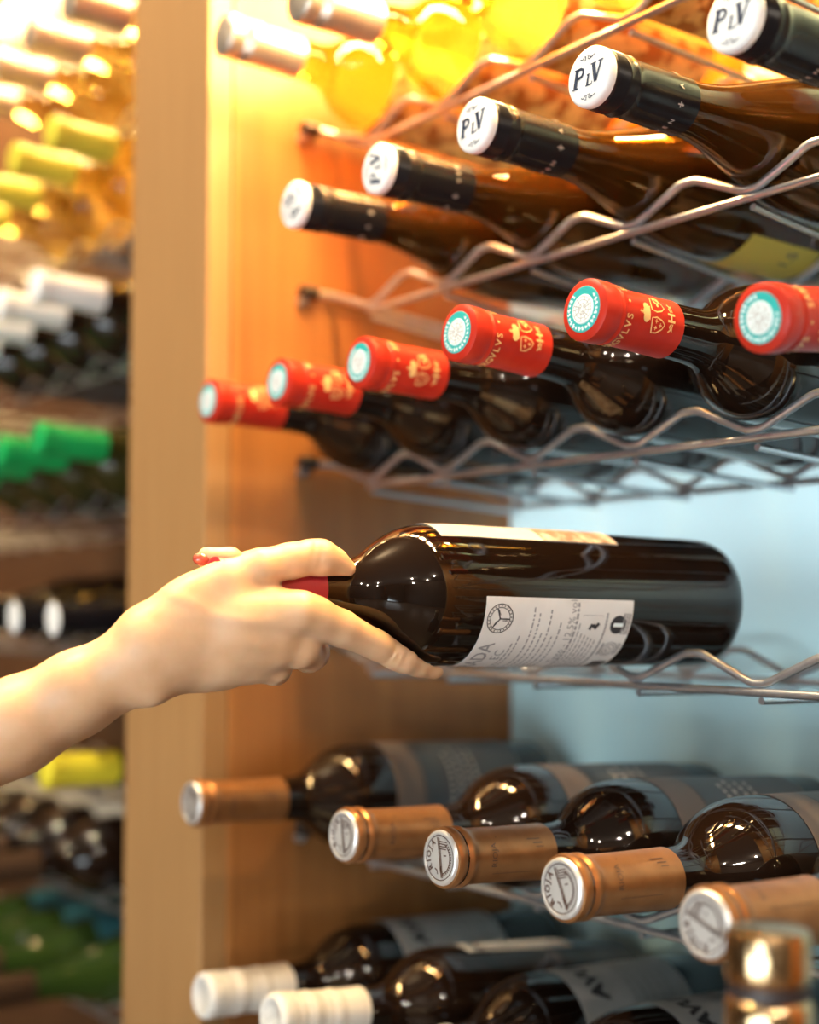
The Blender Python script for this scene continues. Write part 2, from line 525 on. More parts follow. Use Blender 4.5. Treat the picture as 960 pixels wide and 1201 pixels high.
# ceiling spotlights of the room behind the camera
SPOTS = [(-1.5, -.35, 7, 'left of the viewer'), (-1.05, -.12, 105, 'straight above the counter'), (-2.4, -1.2, 7, 'farthest left'), (-1.2, -2.2, 7, 'before the window'),
         (1.9, -.1, 54, 'first along the right wall'), (2.5, -.9, 54, 'second along the right wall'), (1.6, -1.5, 36, 'nearest the middle of the room'), (2.7, -2.3, 42, 'in the right corner'), (0.6, -2.6, 12, 'farthest behind the viewer')]
for i, (x, y, E, wh) in enumerate(SPOTS):
    me = lathe('housing', [(.05, 0), (.075, 0), (.075, .02), (.05, .02), (.045, .05), (0, .05)], 24)
    o = empty('ceiling_spotlight', (x, y, 2.9), 'round recessed warm ceiling spotlight, the one ' + wh, 'lamp', 'ceiling spotlights behind the viewer')
    h = part('housing', 'spot_h', lambda: me, m_steel, o); h.rotation_euler = (-PI / 2, 0, 0)
    l = bpy.data.lights.new('spot', 'POINT')
    l.energy, l.color, l.shadow_soft_size = E, ((1.0, 0.80, 0.52) if x < .2 else (1.0, 0.87, 0.72)), 0.035
    lo = bpy.data.objects.new('spot', l); COL.objects.link(lo); lo.location = (x, y, 2.83)

# ------------------------------------------------------------------ wire racks
PITCH, X0 = 0.0898, -0.851
WR = 0.0024
def rack(x_first, n, rail, back, xs0, xs1, label, group):
    """n troughs from x_first; xs0/xs1 the side rods"""
    root = empty('wire_rack', (xs0, YR, z_(rail)), label, 'wire rack', group)
    off = Vector(root.location)
    def tube(name, pts, r=WR):
        link(name, tube_me(name, [Vector(p) - off for p in pts], r), m_steel, root)
    def zig(y, zr):
        zt, zp = z_(zr) + 2 * WR, z_(zr) + 2 * WR + .0145
        P = [(xs0, zp), (x_first - PITCH / 2 - .004, zp)]
        for k in range(n):
            x = x_first + k * PITCH
            P += [(x - .005, zt), (x + .005, zt)]
            if k < n - 1:
                P += [(x + PITCH / 2 - .006, zp), (x + PITCH / 2 + .006, zp)]
        P += [(min(x_first + (n - .5) * PITCH, xs1 - .002), zp), (xs1, zp)]
        Q = [np.array(P[0])]
        for a, b, c in zip(P, P[1:], P[2:]):
            a, b, c = map(np.array, (a, b, c))
            u, v = (a - b) / (np.linalg.norm(a - b) + 1e-9), (c - b) / (np.linalg.norm(c - b) + 1e-9)
            q = .0026
            for w in (0, .5, 1):
                s0, s1 = b + u * q, b + v * q
                Q.append((1 - w) ** 2 * s0 + 2 * w * (1 - w) * b + w * w * s1)
        Q.append(np.array(P[-1]))
        return [(p[0], y, p[1]) for p in Q]
    tube('zigzag_wire', zig(YR, rail)); tube('zigzag_wire', zig(YK, back))
    tube('straight_rail', [(x_first - .001, YR - .0004, z_(rail)), (xs1, YR - .0004, z_(rail))])
    tube('straight_rail', [(x_first - .001, YK, z_(back)), (xs1, YK, z_(back))])
    zp = .0145 + 2 * WR
    for x in (xs0, xs1):
        tube('side_rod', [(x, YR - .022, z_(rail) + zp), (x, YR, z_(rail) + zp), (x, YK, z_(back) + zp), (x, YB - .006, z_(back) + zp)], .003)
        link('end_cap', (lambda me: me)(tube_me('end_cap', [Vector((x, YR - .030, z_(rail) + zp)) - off, Vector((x, YR - .017, z_(rail) + zp)) - off], .0052, 14)), m_black_plastic, root)
        s = -1 if x == xs0 else 1
        link('shelf_pin', tube_me('shelf_pin', [Vector((x, YR - .0275, z_(rail) + zp - .007)) - off, Vector((x + s * .0055, YR - .0275, z_(rail) + zp - .007)) - off], .0035, 12), m_steel, root)
    for k in range(n):
        x = x_first + k * PITCH
        tube('depth_rod', [(x, YR + .002, z_(rail) - .0046), (x, YK + .004, z_(back) - .0046)], .0021)
    return root
RIGHT = dict(A=(.349, .345), B=(.2215, .211), C=(.0905, .083), D=(-.0445, -.047), E=(-.183, -.184), F=(-.312, -.316))
desc = dict(A='uppermost wire rack in view of the right bay, under the clear amber bottles',
            B='wire rack under the white capped black bottles', C='wire rack under the red capped bottles',
            D='almost empty wire rack under the held bottle', E='wire rack under the copper gold capped bottles',
            F='lowest wire rack in the picture, under the white foiled bottles')

# ------------------------------------------------------------------ bottle kinds
NEED = {}
def contact(r): return 1.090 * r + (.0060 if r > .036 else .0078)
def pose(mouth, rail, shape):
    """slope of a bottle whose shoulder lies in the front rail's trough; notes how high the back rail has to be"""
    t = YR - mouth[1]
    off = abs((mouth[0] - X0 + PITCH / 2) % PITCH - PITCH / 2) if rail in [v[0] for v in RIGHT.values()] else 0
    sl = (z_(rail) + contact(shape[0](t)) + (.55 * off if off > .004 else 0) - mouth[2]) / t
    zb = mouth[2] + sl * (YK - mouth[1]) - CAMZ
    NEED.setdefault(round(rail, 5), []).append(zb - contact(shape[0](YK - mouth[1])))
    return sl
def glass(root, shape, m, key):
    return part('glass', ('glass', key, id(shape)), lambda: glass_mesh(shape).copy(), m, root)
def pr(root, key, maker, m, parent=None, name='lettering'):
    o = part(name, ('print',) + key, maker, m, parent or root)
    o['kind'] = 'stuff'
    return o

# -- red capped bottles
def crown_crest():
    p = Print()
    # crown towards the mouth, two leaning shields below it, an H with flourishes under them
    for i in (-1, 0, 1): p.disc(i * .0021, .0082 + .0004 * (i == 0), .0016, 14)
    p.rect(-.0026, .0060, .0026, .0078, 3)
    p.line([(0, .0098), (0, .0118)], .0005).line([(-.0008, .0109), (.0008, .0109)], .0005)
    for s in (-1, 1):
        q = [(-.0027, .0033), (.0027, .0033), (.0028, .0006), (.0016, -.0022), (0, -.0036), (-.0016, -.0022), (-.0028, .0006)]
        a = -s * .16
        R = [(x * math.cos(a) - y * math.sin(a) + s * .0037, x * math.sin(a) + y * math.cos(a) + .0012) for x, y in q]
        p.line(R, .00055, True)
        if s > 0:
            p.ring(R[3][0] * .5 + R[1][0] * .5, .0012, .0014, .0006, 14); p.disc(s * .0037, .0012, .0006, 8)
        else:
            for dx, dy in ((-.0012, .0012), (.0012, .0012), (0, -.0012)):
                x, y = -.0037 + dx, .0012 + dy
                p.line([(x - .0008, y), (x + .0008, y)], .0004).line([(x, y - .0008), (x, y + .0008)], .0004)
    p.text('H', .0054, 0, -.0064, bold=.035)
    for s in (-1, 1):
        p.line([(s * .0022, -.0062), (s * .0034, -.0052), (s * .0044, -.0060), (s * .0054, -.0048)], .0007)
        p.line([(s * .0022, -.0070), (s * .0036, -.0066), (s * .0050, -.0068)], .0005)
    p.V = [(x * 1.32, y * 1.22) for x, y in p.V]
    return p
def consejo_marks():
    p = Print()
    for i in range(26):
        a = 2 * PI * i / 26
        if 0.15 < (a / (2 * PI)) < 0.36: continue
        r0, r1 = (.0086, .0106) if i % 3 else (.0090, .0103)
        p.line([(r0 * math.cos(a), r0 * math.sin(a)), (r1 * math.cos(a + .06), r1 * math.sin(a + .06))], .0011)
        if i % 2: p.line([(.0096 * math.cos(a), .0096 * math.sin(a)), (.0096 * math.cos(a + .17), .0096 * math.sin(a + .17))], .0006)
    return p
def relief_marks():
    p = Print()
    for r in (.0026, .0046, .0062): p.ring(0, 0, r, .0003, 24)
    for i in range(11):
        a = 2.4 * i; p.line([(.001 * math.cos(a), .001 * math.sin(a)), (.006 * math.cos(a + .5), .006 * math.sin(a + .5))], .0004)
    return p
def red_bottle(mouth, slope, label, roll=0.0, yawd=0.0, sc=1.0):
    L = BORD[1]; R = BORD[0](.03) + .0007
    o = bottle_root('wine_bottle', mouth, slope, BORD, label, 'red capped bottles', roll, yawd, sc=sc)
    glass(o, BORD, m_dark, 'dark')
    c = part('capsule', 'red_caps', lambda: lathe('capsule', capsule_prof(BORD, .0545, .0011, (.0135,)), 48), m_redcap, o)
    d = part('seal_disc', 'red_disc', lambda: lathe('d', [(0, -L - .0010), (.0112, -L - .0010), (.0116, -L - .0006)], 36), m_tealprint, o)
    part('seal_centre', 'red_centre', lambda: lathe('d', [(0, -L - .0015), (.0070, -L - .0015), (.0075, -L - .0009)], 32), m_whiteprint, d)
    pr(o, ('rd',), lambda: consejo_marks().face('m', -L - .0012), m_whiteprint, d, 'ring_marks')
    pr(o, ('rr',), lambda: relief_marks().face('m', -L - .0016), m_greyprint, d, 'relief_marks')
    def ring():
        p = Print(); s = 'ARGVLVS \u2022 SABA \u2022 NVRA \u2022 '
        for i, ch in enumerate(s):
            if ch.strip(): p.text(ch, .0056, (i - 6) * 2 * PI * R / len(s), 0, bold=.016)
        return p.wrap('t', R, .0168, L, -.05)
    pr(o, ('rt',), ring, m_gold, c, 'lettering')
    pr(o, ('rc',), lambda: crown_crest().wrap('t', R, .0375, L, .22), m_gold, c, 'crest')
    lb = part('label', 'red_label', lambda: patch('l', BORD[0], .150, .255, L, 1.0, 3.6), m_paper, o)
    return o
REDS = [(244.5, 470, X0 - .003, 'smallest looking red capped bottle, next to the wooden partition'),
        (326, 448, X0 + PITCH, 'second red capped bottle from the wooden partition'),
        (422, 425, X0 + 2 * PITCH, 'third red capped bottle from the wooden partition'),
        (537, 390, X0 + 3 * PITCH, 'fourth red capped bottle from the partition, golden shields facing the viewer'),
        (685, 363, X0 + 4 * PITCH, 'sharply focused red capped bottle with golden crest, second from the right edge'),
        (892, 373, X0 + 5 * PITCH + .006, 'red capped bottle cut off by the right edge of the picture')]
for i, (px, py, X, lab) in enumerate(REDS):
    mth = at_x(px, py, X)
    red_bottle(mth, pose(mth, RIGHT['C'][0], BORD), 'dark ' + lab, [(-.2), .15, .35, .0, .12, .75][i], sc=.968 if i == 5 else 1.0)

# -- white capped black bottles
def plv():
    p = Print()
    P = lambda pts, w: p.line([(x * .001, y * .001) for x, y in pts], w * .001)
    P([(-7.9, -3.4), (-6.1, 4.4)], 1.9); P([(-9.4, -3.6), (-6.0, -3.6)], .6); P([(-7.8, 4.5), (-5.0, 4.5)], .6)
    P([(-6.0, 4.2), (-4.0, 4.3), (-2.7, 3.6), (-2.6, 2.2), (-3.6, .9), (-5.2, .5), (-6.6, .5)], 1.2)
    P([(-.6, -4.0), (.4, .4)], 1.0); P([(-1.4, -4.1), (2.2, -4.1), (2.6, -3.0)], .6); P([(-.5, .5), (1.4, .5)], .5)
    P([(3.6, 4.2), (4.6, -3.8)], 2.0); P([(4.6, -3.8), (8.2, 4.2)], .9); P([(2.0, 4.4), (5.2, 4.4)], .6); P([(6.6, 4.4), (9.6, 4.4)], .6)
    for s in (1, -1):
        y0 = 8.6 * s - .4
        P([(-4.2, y0 + .3), (-3, y0 - .4), (-1.8, y0 + .6), (-.9, y0 + .7), (-1.3, y0 - 1.3), (-2.0, y0 - .9)], .45)
        P([(-.2, y0 + .8), (.8, y0 + .9), (.4, y0 - .6), (1.4, y0 - 1.2), (2.2, y0 - .2), (1.3, y0 + .2), (1.9, y0 - .9), (3.0, y0 - .5), (4.4, y0 + .1)], .45)
    return p
def big(p, k):
    p.V = [(x * k, y * k) for x, y in p.V]
    return p
def white_cap_bottle(mouth, slope, label, roll=0.0, tag_text='', yawd=0.0):
    L = BURG[1]; R = BURG[0](.045) + .0007
    o = bottle_root('wine_bottle', mouth, slope, BURG, label, 'white capped black bottles', roll, yawd)
    glass(o, BURG, m_burgundy, 'brown')
    # the wine lies below a level surface; the head space above it lets light through the brown glass
    fw = BURG[0]
    wm = lathe('wine', [(0, .062 - L)] + [(fw(t) - .0013, t - L) for t in np.linspace(.062, L - .016, 40)] + [(fw(L - .016) - .006, -.012), (.014, -.024), (0, -.030)], 48)
    bm = bmesh.new(); bm.from_mesh(wm)
    up = o.rotation_euler.to_matrix().transposed() @ Vector((0, 0, 1))
    g = bmesh.ops.bisect_plane(bm, geom=bm.verts[:] + bm.edges[:] + bm.faces[:], plane_co=Vector((0, .13 - L, 0)) + up * .0075, plane_no=up, clear_outer=True)
    bmesh.ops.holes_fill(bm, edges=[e for e in g['geom_cut'] if isinstance(e, bmesh.types.BMEdge)])
    bm.to_mesh(wm); bm.free()
    link('wine', wm, m_wine, o)
    c = part('capsule', 'plv_caps', lambda: lathe('capsule', [(.0148, -L + .0035), (.0151, -L + .004)] + [q for k in range(11) for q in ((.0150, -L + .005 + k * .0008), (.0153, -L + .0054 + k * .0008))]
             + [(.0150, -L + .0145), (.0153, -L + .0185), (.0156, -L + .0195), (.0151, -L + .0205)] + [(BURG[0](t) + .0007, t - L) for t in np.linspace(.024, .063, 8)] + [(BURG[0](.063) - .0002, .0631 - L)], 56, 60), m_blackcap, o)
    d = part('cap_disc', 'plv_disc', lambda: lathe('d', [(0, -L - .0016), (.0132, -L - .0016), (.0144, -L - .0012), (.0151, -L - .0003), (.0153, -L + .0012), (.0151, -L + .0034), (.0140, -L + .0036)], 48), m_whitecap, o)
    pr(o, ('plv',), lambda: big(plv(), 1.16).face('m', -L - .0019), m_navy, d, 'monogram')
    def ring():
        p = Print(); s = ' VEN + A + VEN + A +'
        for i, ch in enumerate(s):
            if ch == '+':
                x = (i - 5) * 2 * PI * R / len(s)
                p.line([(x - .0015, 0), (x + .0015, 0)], .0006).line([(x, -.0022), (x, .0020)], .0007).line([(x - .0009, -.0012), (x + .0009, -.0012)], .0004)
            elif ch.strip(): p.text(ch, .0040, (i - 5) * 2 * PI * R / len(s), 0, bold=.01)
        return p.wrap('t', R, .0495, L, -.45)
    pr(o, ('plvr',), ring, m_greyprint, c)
    y = part('label', 'plv_label', lambda: patch('l', BURG[0], .196, .262, L, -2.15, -.92), m_yellowlabel, o)
    if True:
        pr(o, ('plvy',), lambda: Print().text('1.5', .012, 0, 0, bold=.012).wrap('t', BURG[0](.23), .240, L, -1.20), m_navy, y)
    return o
PLVS = [(345, 240, X0 + PITCH, 'leftmost white capped black bottle, its cap print turned aside', 2.3),
        (443, 198, X0 + 2 * PITCH, 'black bottle whose white cap monogram lies on its side, second from the left', 1.62),
        (557, 147, X0 + 3 * PITCH, 'black bottle with white monogrammed cap, third from the left of its rack', .12),
        (692, 90, X0 + 4 * PITCH, 'sharply focused black bottle with white monogrammed cap, second from the right', .03),
        (860, 22, X0 + 5 * PITCH, 'black bottle whose white monogrammed cap is cut by the top edge of the picture', -.05)]
for px, py, X, lab, roll in PLVS:
    mth = at_x(px, py, X)
    white_cap_bottle(mth, pose(mth, RIGHT['B'][0], BURG), lab, -roll)

# -- clear bottles of the top rack
def clear_bottle(mouth, slope, label, group, m=m_clear, cap=m_silverfoil, key='a', lab=True, roll=0, capw=.060):
    L = BORD[1]
    o = bottle_root('wine_bottle', mouth, slope, BORD, label, group, roll)
    glass(o, BORD, m, key)
    c = part('capsule', 'scap' + cap.name, lambda: lathe('capsule', capsule_prof(BORD, capw, .0009, (.020, .024), (.0112, .0185, 8)), 48, 60), cap, o)
    d = part('cap_disc', 'scapd' + cap.name, lambda: lathe('d', [(0, -L - .0013), (.0120, -L - .0013), (.0134, -L - .0006)], 36), cap, c)
    if lab:
        part('label', 'leaf_label', lambda: patch('l', BORD[0], .124, .262, L, -1.9, 1.3, n=36, m=14), m_leaf, o)
    return o
CLR = [(262, 40, X0, 'clear amber wine bottle with silver foil cap, leftmost on the top rack'),
       (350, -2, X0 + PITCH, 'clear amber wine bottle whose silver cap is cut by the top edge')]
for k in (2, 3, 4): CLR.append((None, None, X0 + k * PITCH, 'clear amber bottle, %s from the partition, cap above the picture' % ('third', 'fourth', 'fifth')[k - 2]))
for px, py, X, lab in CLR:
    mth = at_x(px, py, X) if px else np.array([X, .470, z_(.396)])
    clear_bottle(mth, pose(mth, RIGHT['A'][0], BORD), lab, 'clear amber bottles on the top rack', roll=random.uniform(-.3, .3))

# -- copper gold capped bottles
def gold_relief():
    p = Print()
    p.ring(0, 0, .0113, .0005, 40)
    p.arctext('RIOJA', .0046, .0090, PI, .38, bold=.03)
    p.line([(-.0035, .0098), (.0030, -.0096)], .0008).line([(-.0022, .0098), (.0040, -.0094)], .0005)
    for k in range(4): p.line([(-.0018 + k * .0003, .0082 - k * .0012), (.0045, .0088 - k * .0012)], .0005)
    p.line([(.0012, -.004), (.0022, -.0072)], .0012)
    p.ring(.0004, -.0001, .0079, .0005, 30, -1.2, 1.2).line([(-.0030, -.0060), (-.0012, -.0066), (-.0004, -.0085)], .0007).line([(.0030, .0018), (.0052, .0022)], .0006)
    for i in range(15):
        a = -1.1 + i * .15; p.line([(.0082 * math.cos(a), .0082 * math.sin(a)), (.0096 * math.cos(a), .0096 * math.sin(a))], .0006)
    return p
def gold_bottle(mouth, slope, label, roll=0.0, yawd=0.0):
    L = BORD[1]; R = BORD[0](.03) + .0007
    o = bottle_root('wine_bottle', mouth, slope, BORD, label, 'copper gold capped bottles', roll, yawd)
    glass(o, BORD, m_dark, 'dark')
    c = part('capsule', 'gold_caps', lambda: lathe('capsule', [(.0128, -L - .0007), (R + .0009, -L), (R + .0015, -L + .0018), (R + .0013, -L + .0042), (R + .0003, -L + .0058), (R + .0003, -L + .0068), (R + .0013, -L + .0082), (R + .0013, -L + .0104), (R + .0001, -L + .0120)] + [(BORD[0](t) + .0007, t - L) for t in np.linspace(.015, .0665, 10)] + [(BORD[0](.0665) - .0002, .0666 - L)], 48, 50), m_goldfoil, o)
    d = part('cap_disc', 'gold_disc', lambda: lathe('d', [(0, -L - .0012), (.0118, -L - .0012), (.0121, -L - .0020), (.0130, -L - .0020), (.0138, -L - .0014), (.0142, -L - .0002)], 40, 60), m_silverdisc, o)
    pr(o, ('gr',), lambda: gold_relief().face('m', -L - .0015), m_brownprint, d, 'embossing')
    def ring():
        p = Print(); p.text('RIOJA', .0048, 0, 0).line([(-.010, -.0035), (.010, -.0035)], .0003)
        return p.wrap('t', R, .0235, L, .25)
    pr(o, ('gt',), ring, m_brownprint, c)
    def ticks():
        p = Print()
        p.line([(.0, -.004), (.0, .005)], .0005).line([(-.0022, -.005), (-.0022, .0015)], .0006).line([(-.0042, -.0055), (-.0042, .000)], .0004)
        return p.wrap('t', R, .0520, L, .75)
    pr(o, ('gk',), ticks, m_brownprint, c, 'tick_marks')
    part('foil_seam', 'gold_seam', lambda: Print().line([(0, -.020), (0, .020)], .0003).wrap('t', R, .044, L, -.45, .0003), m_brownprint, c)
    a = part('label', 'gold_label', lambda: patch('l', BORD[0], .168, .262, L, -.35, 3.4, n=40), m_slate, o)
    part('label_band', 'gold_band', lambda: patch('l', BORD[0], .142, .1675, L, -.35, 3.4, n=40), m_browngrey, o)
    def txt():
        p = Print()
        for r in range(4):
            x = -.02
            while x < .02:
                w = random.uniform(.002, .004); p.rect(x, .012 - r * .008, x + w, .0145 - r * .008, 1); x += w + .002
        return p.wrap('t', BORD[0](.2), .205, L, .75)
    pr(o, ('gl',), txt, m_greyprint, a, 'fine_print')
    return o
GOLD = [(226, 942, X0, 'copper gold capped bottle nearest the partition, under the hand'),
        (404, 980, X0 + 2 * PITCH, 'copper gold capped bottle, second from the partition'),
        (518, 1006, X0 + 3 * PITCH, 'copper gold capped bottle in the middle of its row of five'),
        (660, 1042, X0 + 4 * PITCH, 'sharply focused copper gold capped bottle with embossed silver disc, fourth from the partition'),
        (828, 1084, X0 + 5 * PITCH, 'copper gold capped bottle behind the blurred upright bottle')]
for i, (px, py, X, lab) in enumerate(GOLD):
    mth = at_x(px, py, X)
    gold_bottle(mth, pose(mth, RIGHT['E'][0], BORD), lab, [.3, .1, .1, -.15, -.9][i])

# -- white foiled bottles of the lowest rack
def white_foil_bottle(mouth, slope, label, roll=0.0):
    L = BORD[1]
    o = bottle_root('wine_bottle', mouth, slope, BORD, label, 'white foiled bottles on the lowest rack', roll)
    glass(o, BORD, m_dark, 'dark')
    c = part('capsule', 'wf_caps', lambda: lathe('capsule', capsule_prof(BORD, .064, .0008, (.014, .0215, .024, .0405, .0425)), 48, 70), m_whitefoil, o)
    d = part('cap_disc', 'wf_disc', lambda: lathe('d', [(0, -L - .0010), (.0105, -L - .0010), (.0110, -L - .0016), (.0134, -L - .0014), (.0142, -L - .0004)], 40, 60), m_whitefoil, c)
    pr(o, ('wfd',), lambda: Print().ring(0, 0, .0088, .0005).line([(-.004, .006), (.004, -.006)], .0006).line([(-.002, .007), (.005, -.003)], .0004).face('m', -L - .0013), m_greyprint, d, 'embossing')
    a = part('label', 'wf_label', lambda: patch('l', BORD[0], .142, .238, L, -.25, 2.9, n=40), m_greylabel, o)
    pr(o, ('wfl',), lambda: Print().text('AVUT', .0165, 0, 0, bold=.05).wrap('t', BORD[0](.17), .162, L, 1.30), m_ink, a)
    def fine():
        p = Print()
        for r in range(5):
            x = -.02
            while x < .022:
                w = random.uniform(.002, .006); p.rect(x, -r * .008, x + w, .0012 - r * .008, 1); x += w + .0015
        return p.wrap('t', BORD[0](.2), .190, L, 1.15)
    pr(o, ('wff',), fine, m_greyink, a, 'fine_print')
    return o
WF = [(238, 1168, X0, 'white foiled dark bottle at the lower left, its foil end beside the partition', 0),
      (320, 1194, X0 + PITCH, 'white foiled dark bottle with bare grey label, second from the partition', -1.5),
      (None, 0, X0 + 2 * PITCH, 'dark bottle with grey lettered label, third from the partition on the lowest rack', 0.0),
      (None, 0, X0 + 3 * PITCH, 'dark bottle with grey lettered label left of the blurred upright bottle', -.1)]
for px, py, X, lab, roll in WF:
    mth = at_x(px, py, X) if px else np.array([X, .462, z_(-.258)])
    white_foil_bottle(mth, pose(mth, RIGHT['F'][0], BORD), lab, roll)

for k, (a, b) in RIGHT.items():
    rack(X0, 10, a, min(NEED.get(round(a, 5), [b])), PX + .0056, -.0056, 'zigzag steel ' + desc[k], 'steel wire racks of the right bay')

# ------------------------------------------------------------------ the held bottle
HELD = (smooth_profile([(0, .0138), (.02, .0137), (.062, .0146), (.071, .0156), (.081, .0196), (.090, .0264), (.099, .0322), (.108, .0358), (.117, .0372), (.127, .0376), (.300, .0374)]), 0.315)
HY_, HSL = math.radians(6.4), -.022
hd = np.array([math.sin(HY_), math.cos(HY_), HSL])
hm = np.array([-.599, .411, CAMZ + .0080]) - hd * .081
held = bottle_root('wine_bottle', hm, HSL, HELD, 'dark wine bottle with white printed back label held by the hand', None, 0.0, 6.4)
Lb, fb = HELD[1], HELD[0]
glass(held, HELD, m_dark, 'dark')
part('capsule', 'held_caps', lambda: lathe('capsule', capsule_prof(HELD, .0555, .0010, (.0135,)), 48), mat('crimson_foil', (.42, .03, .04), .35), held)
bl = part('back_label', 'held_bl', lambda: patch('l', fb, .1345, .2300, Lb, -1.83, -.02, n=44), m_paper, held)
part('front_label', 'held_fl', lambda: patch('l', fb, .116, .2310, Lb, .93, 3.0, n=44), m_paper, held)
part('front_label_art', 'held_fa', lambda: patch('l', lambda t: fb(t) + .0003, .180, .2305, Lb, .935, 2.99, n=44), m_cream, held)
def back_print():
    p = Print()
    k, g = p, Print()
    ex, ey = .0215, .0380
    p.ring(ex, ey, .0078, .0005, 40).ring(ex, ey, .0060, .0004, 36)
    for a in (.4, 2.5, 4.7): p.line([(ex, ey), (ex + .006 * math.cos(a), ey + .006 * math.sin(a))], .0007)
    for i in range(22):
        a = 2 * PI * i / 22; p.line([(ex + .0064 * math.cos(a), ey + .0064 * math.sin(a)), (ex + .0073 * math.cos(a), ey + .0073 * math.sin(a))], .0005)
    for i in range(9):
        a = i * 2.1; p.line([(ex + .002 * math.cos(a), ey + .002 * math.sin(a)), (ex + .005 * math.cos(a + .3), ey + .005 * math.sin(a + .3))], .0003)
    g.text('RADA', .0125, -.0070, .0400, sx=.85, bold=.012)
    g.text('EC', .0080, -.0022, .0300)
    r2 = random.Random(5)
    def para(y, x0, x1, h=.0009, gap=.0009):
        x = x1
        while x > x0:
            w = r2.uniform(.0012, .0036); g.rect(max(x - w, x0), y, x, y + h, 1); x -= w + gap
    para(.0252, -.030, .007); para(.0226, -.030, .012)
    for i, (a, b) in enumerate(((-.030, .028), (-.030, .025), (-.030, .014), (-.030, .027), (-.026, .012), (-.030, .020))): para(.0165 - i * .0036, a, b)
    g.text('Tinto - 12.5% vol', .0062, .0112, -.0080)
    para(-.0118, -.020, .031, .0014); para(-.0140, -.030, .020, .0007)
    g.line([(.0245, -.0150), (.0245, -.0280), (-.004, -.0280)], .0003); g.line([(.0245, -.0150), (-.004, -.0150)], .0003)
    for i in range(5): para(-.0168 - i * .0026, -.026, .014 - i * .001, .0008)
    p.line([(.0165, -.0205), (.0190, -.0215), (.0178, -.0240), (.0202, -.0262)], .0021); p.line([(.0170, -.0250), (.0196, -.0226)], .0014)
    para(-.0315, -.028, .026, .0012, .0003)
    p.disc(.0195, -.0392, .0053, 28)
    g.ring(.0035, -.0392, .0050, .0005, 32).ring(.0035, -.0392, .0036, .0005, 28)
    g.line([(.0015, -.0385), (.0035, -.0412), (.0055, -.0385), (.0035, -.0375), (.0015, -.0385)], .0006)
    para(-.0345, -.001, .008, .0010, .0003); para(-.0462, -.001, .008, .0008, .0003); para(-.0448, -.001, .008, .0006, .0003)
    for r in range(3): para(-.0468 + r * .0018, .014, .026, .0012, .0003)
    x = -.008
    while x > -.030:
        w = r2.choice((.0003, .0006, .0009)); p.rect(x - w, -.046, x, -.036, 1); x -= w + r2.choice((.0003, .0006))
    return p, g
bp_, bg_ = back_print()
pr(held, ('hb1',), lambda: bp_.wrap('t', fb(.18), .182, Lb, -.90), m_ink, bl, 'marks')
pr(held, ('hb2',), lambda: bg_.wrap('t', fb(.18), .182, Lb, -.90), m_greyink, bl, 'lettering')
pr(held, ('hb3',), lambda: Print().rect(.0184, -.0424, .0206, -.0358, 3).wrap('t', fb(.18), .182, Lb, -.90, .0008), m_whiteprint, bl, 'symbol')

# ------------------------------------------------------------------ blurred upright bottle in the foreground, on a counter
fgt = at_depth(900, 1092, .50)
o = empty('wine_bottle', (fgt[0], fgt[1], fgt[2] - .3), 'blurred upright bottle with shiny bronze foil in the lower right foreground', 'bottle')
o.rotation_euler = (-PI / 2, 0, 0)
glass(o, BORD, m_dark, 'dark')
L = .3
part('capsule', 'fg_caps', lambda: lathe('capsule', [(0, -L - .0012), (.0125, -L - .0012), (.0146, -L - .0004), (.0153, -L + .0018), (.0154, -L + .0140), (.0150, -L + .0165), (.0140, -L + .0173)], 48, 50), m_brassmetal, o)
part('groove', 'fg_gr', lambda: lathe('groove', [(.0142, -L + .0174), (.0144, -L + .0185), (.0144, -L + .0215), (.0142, -L + .0225)], 40), m_groove, o)
part('lower_foil', 'fg_low', lambda: lathe('lower', [(.0140, -L + .0226), (.0152, -L + .0236), (.0155, -L + .028), (.0155, -L + .040), (.0150, -L + .0415), (.0155, -L + .043), (.0155, -L + .064), (.0149, -L + .065)], 48, 50), m_brassmetal, o)
ctr = empty('counter', (-.25, .15, 0), 'dark counter below the picture carrying the upright bottle', 'counter')
ct = fgt[2] - .3
for nm, b in (('counter_top', (-.75, .35, -.15, .2, ct - .03 , ct - .0003)), ('counter_body', (-.72, .32, -.12, .2, 0.001, ct - .0302))):
    b = list(b)
    if nm == 'counter_top': b[3] = max(.25, fgt[1] + .04)
    c = box_me(nm, b[0], b[1], b[2], min(b[3], .44), b[4], b[5], bev=.002)
    if nm == 'counter_top': c = box_me(nm, b[0], b[1], b[2], .452, b[4], b[5], bev=.002)
    else: c = box_me(nm, b[0], b[1], b[2], .44, b[4], b[5])
    for v in c.vertices: v.co -= ctr.location
    link(nm, c, m_counter, ctr)

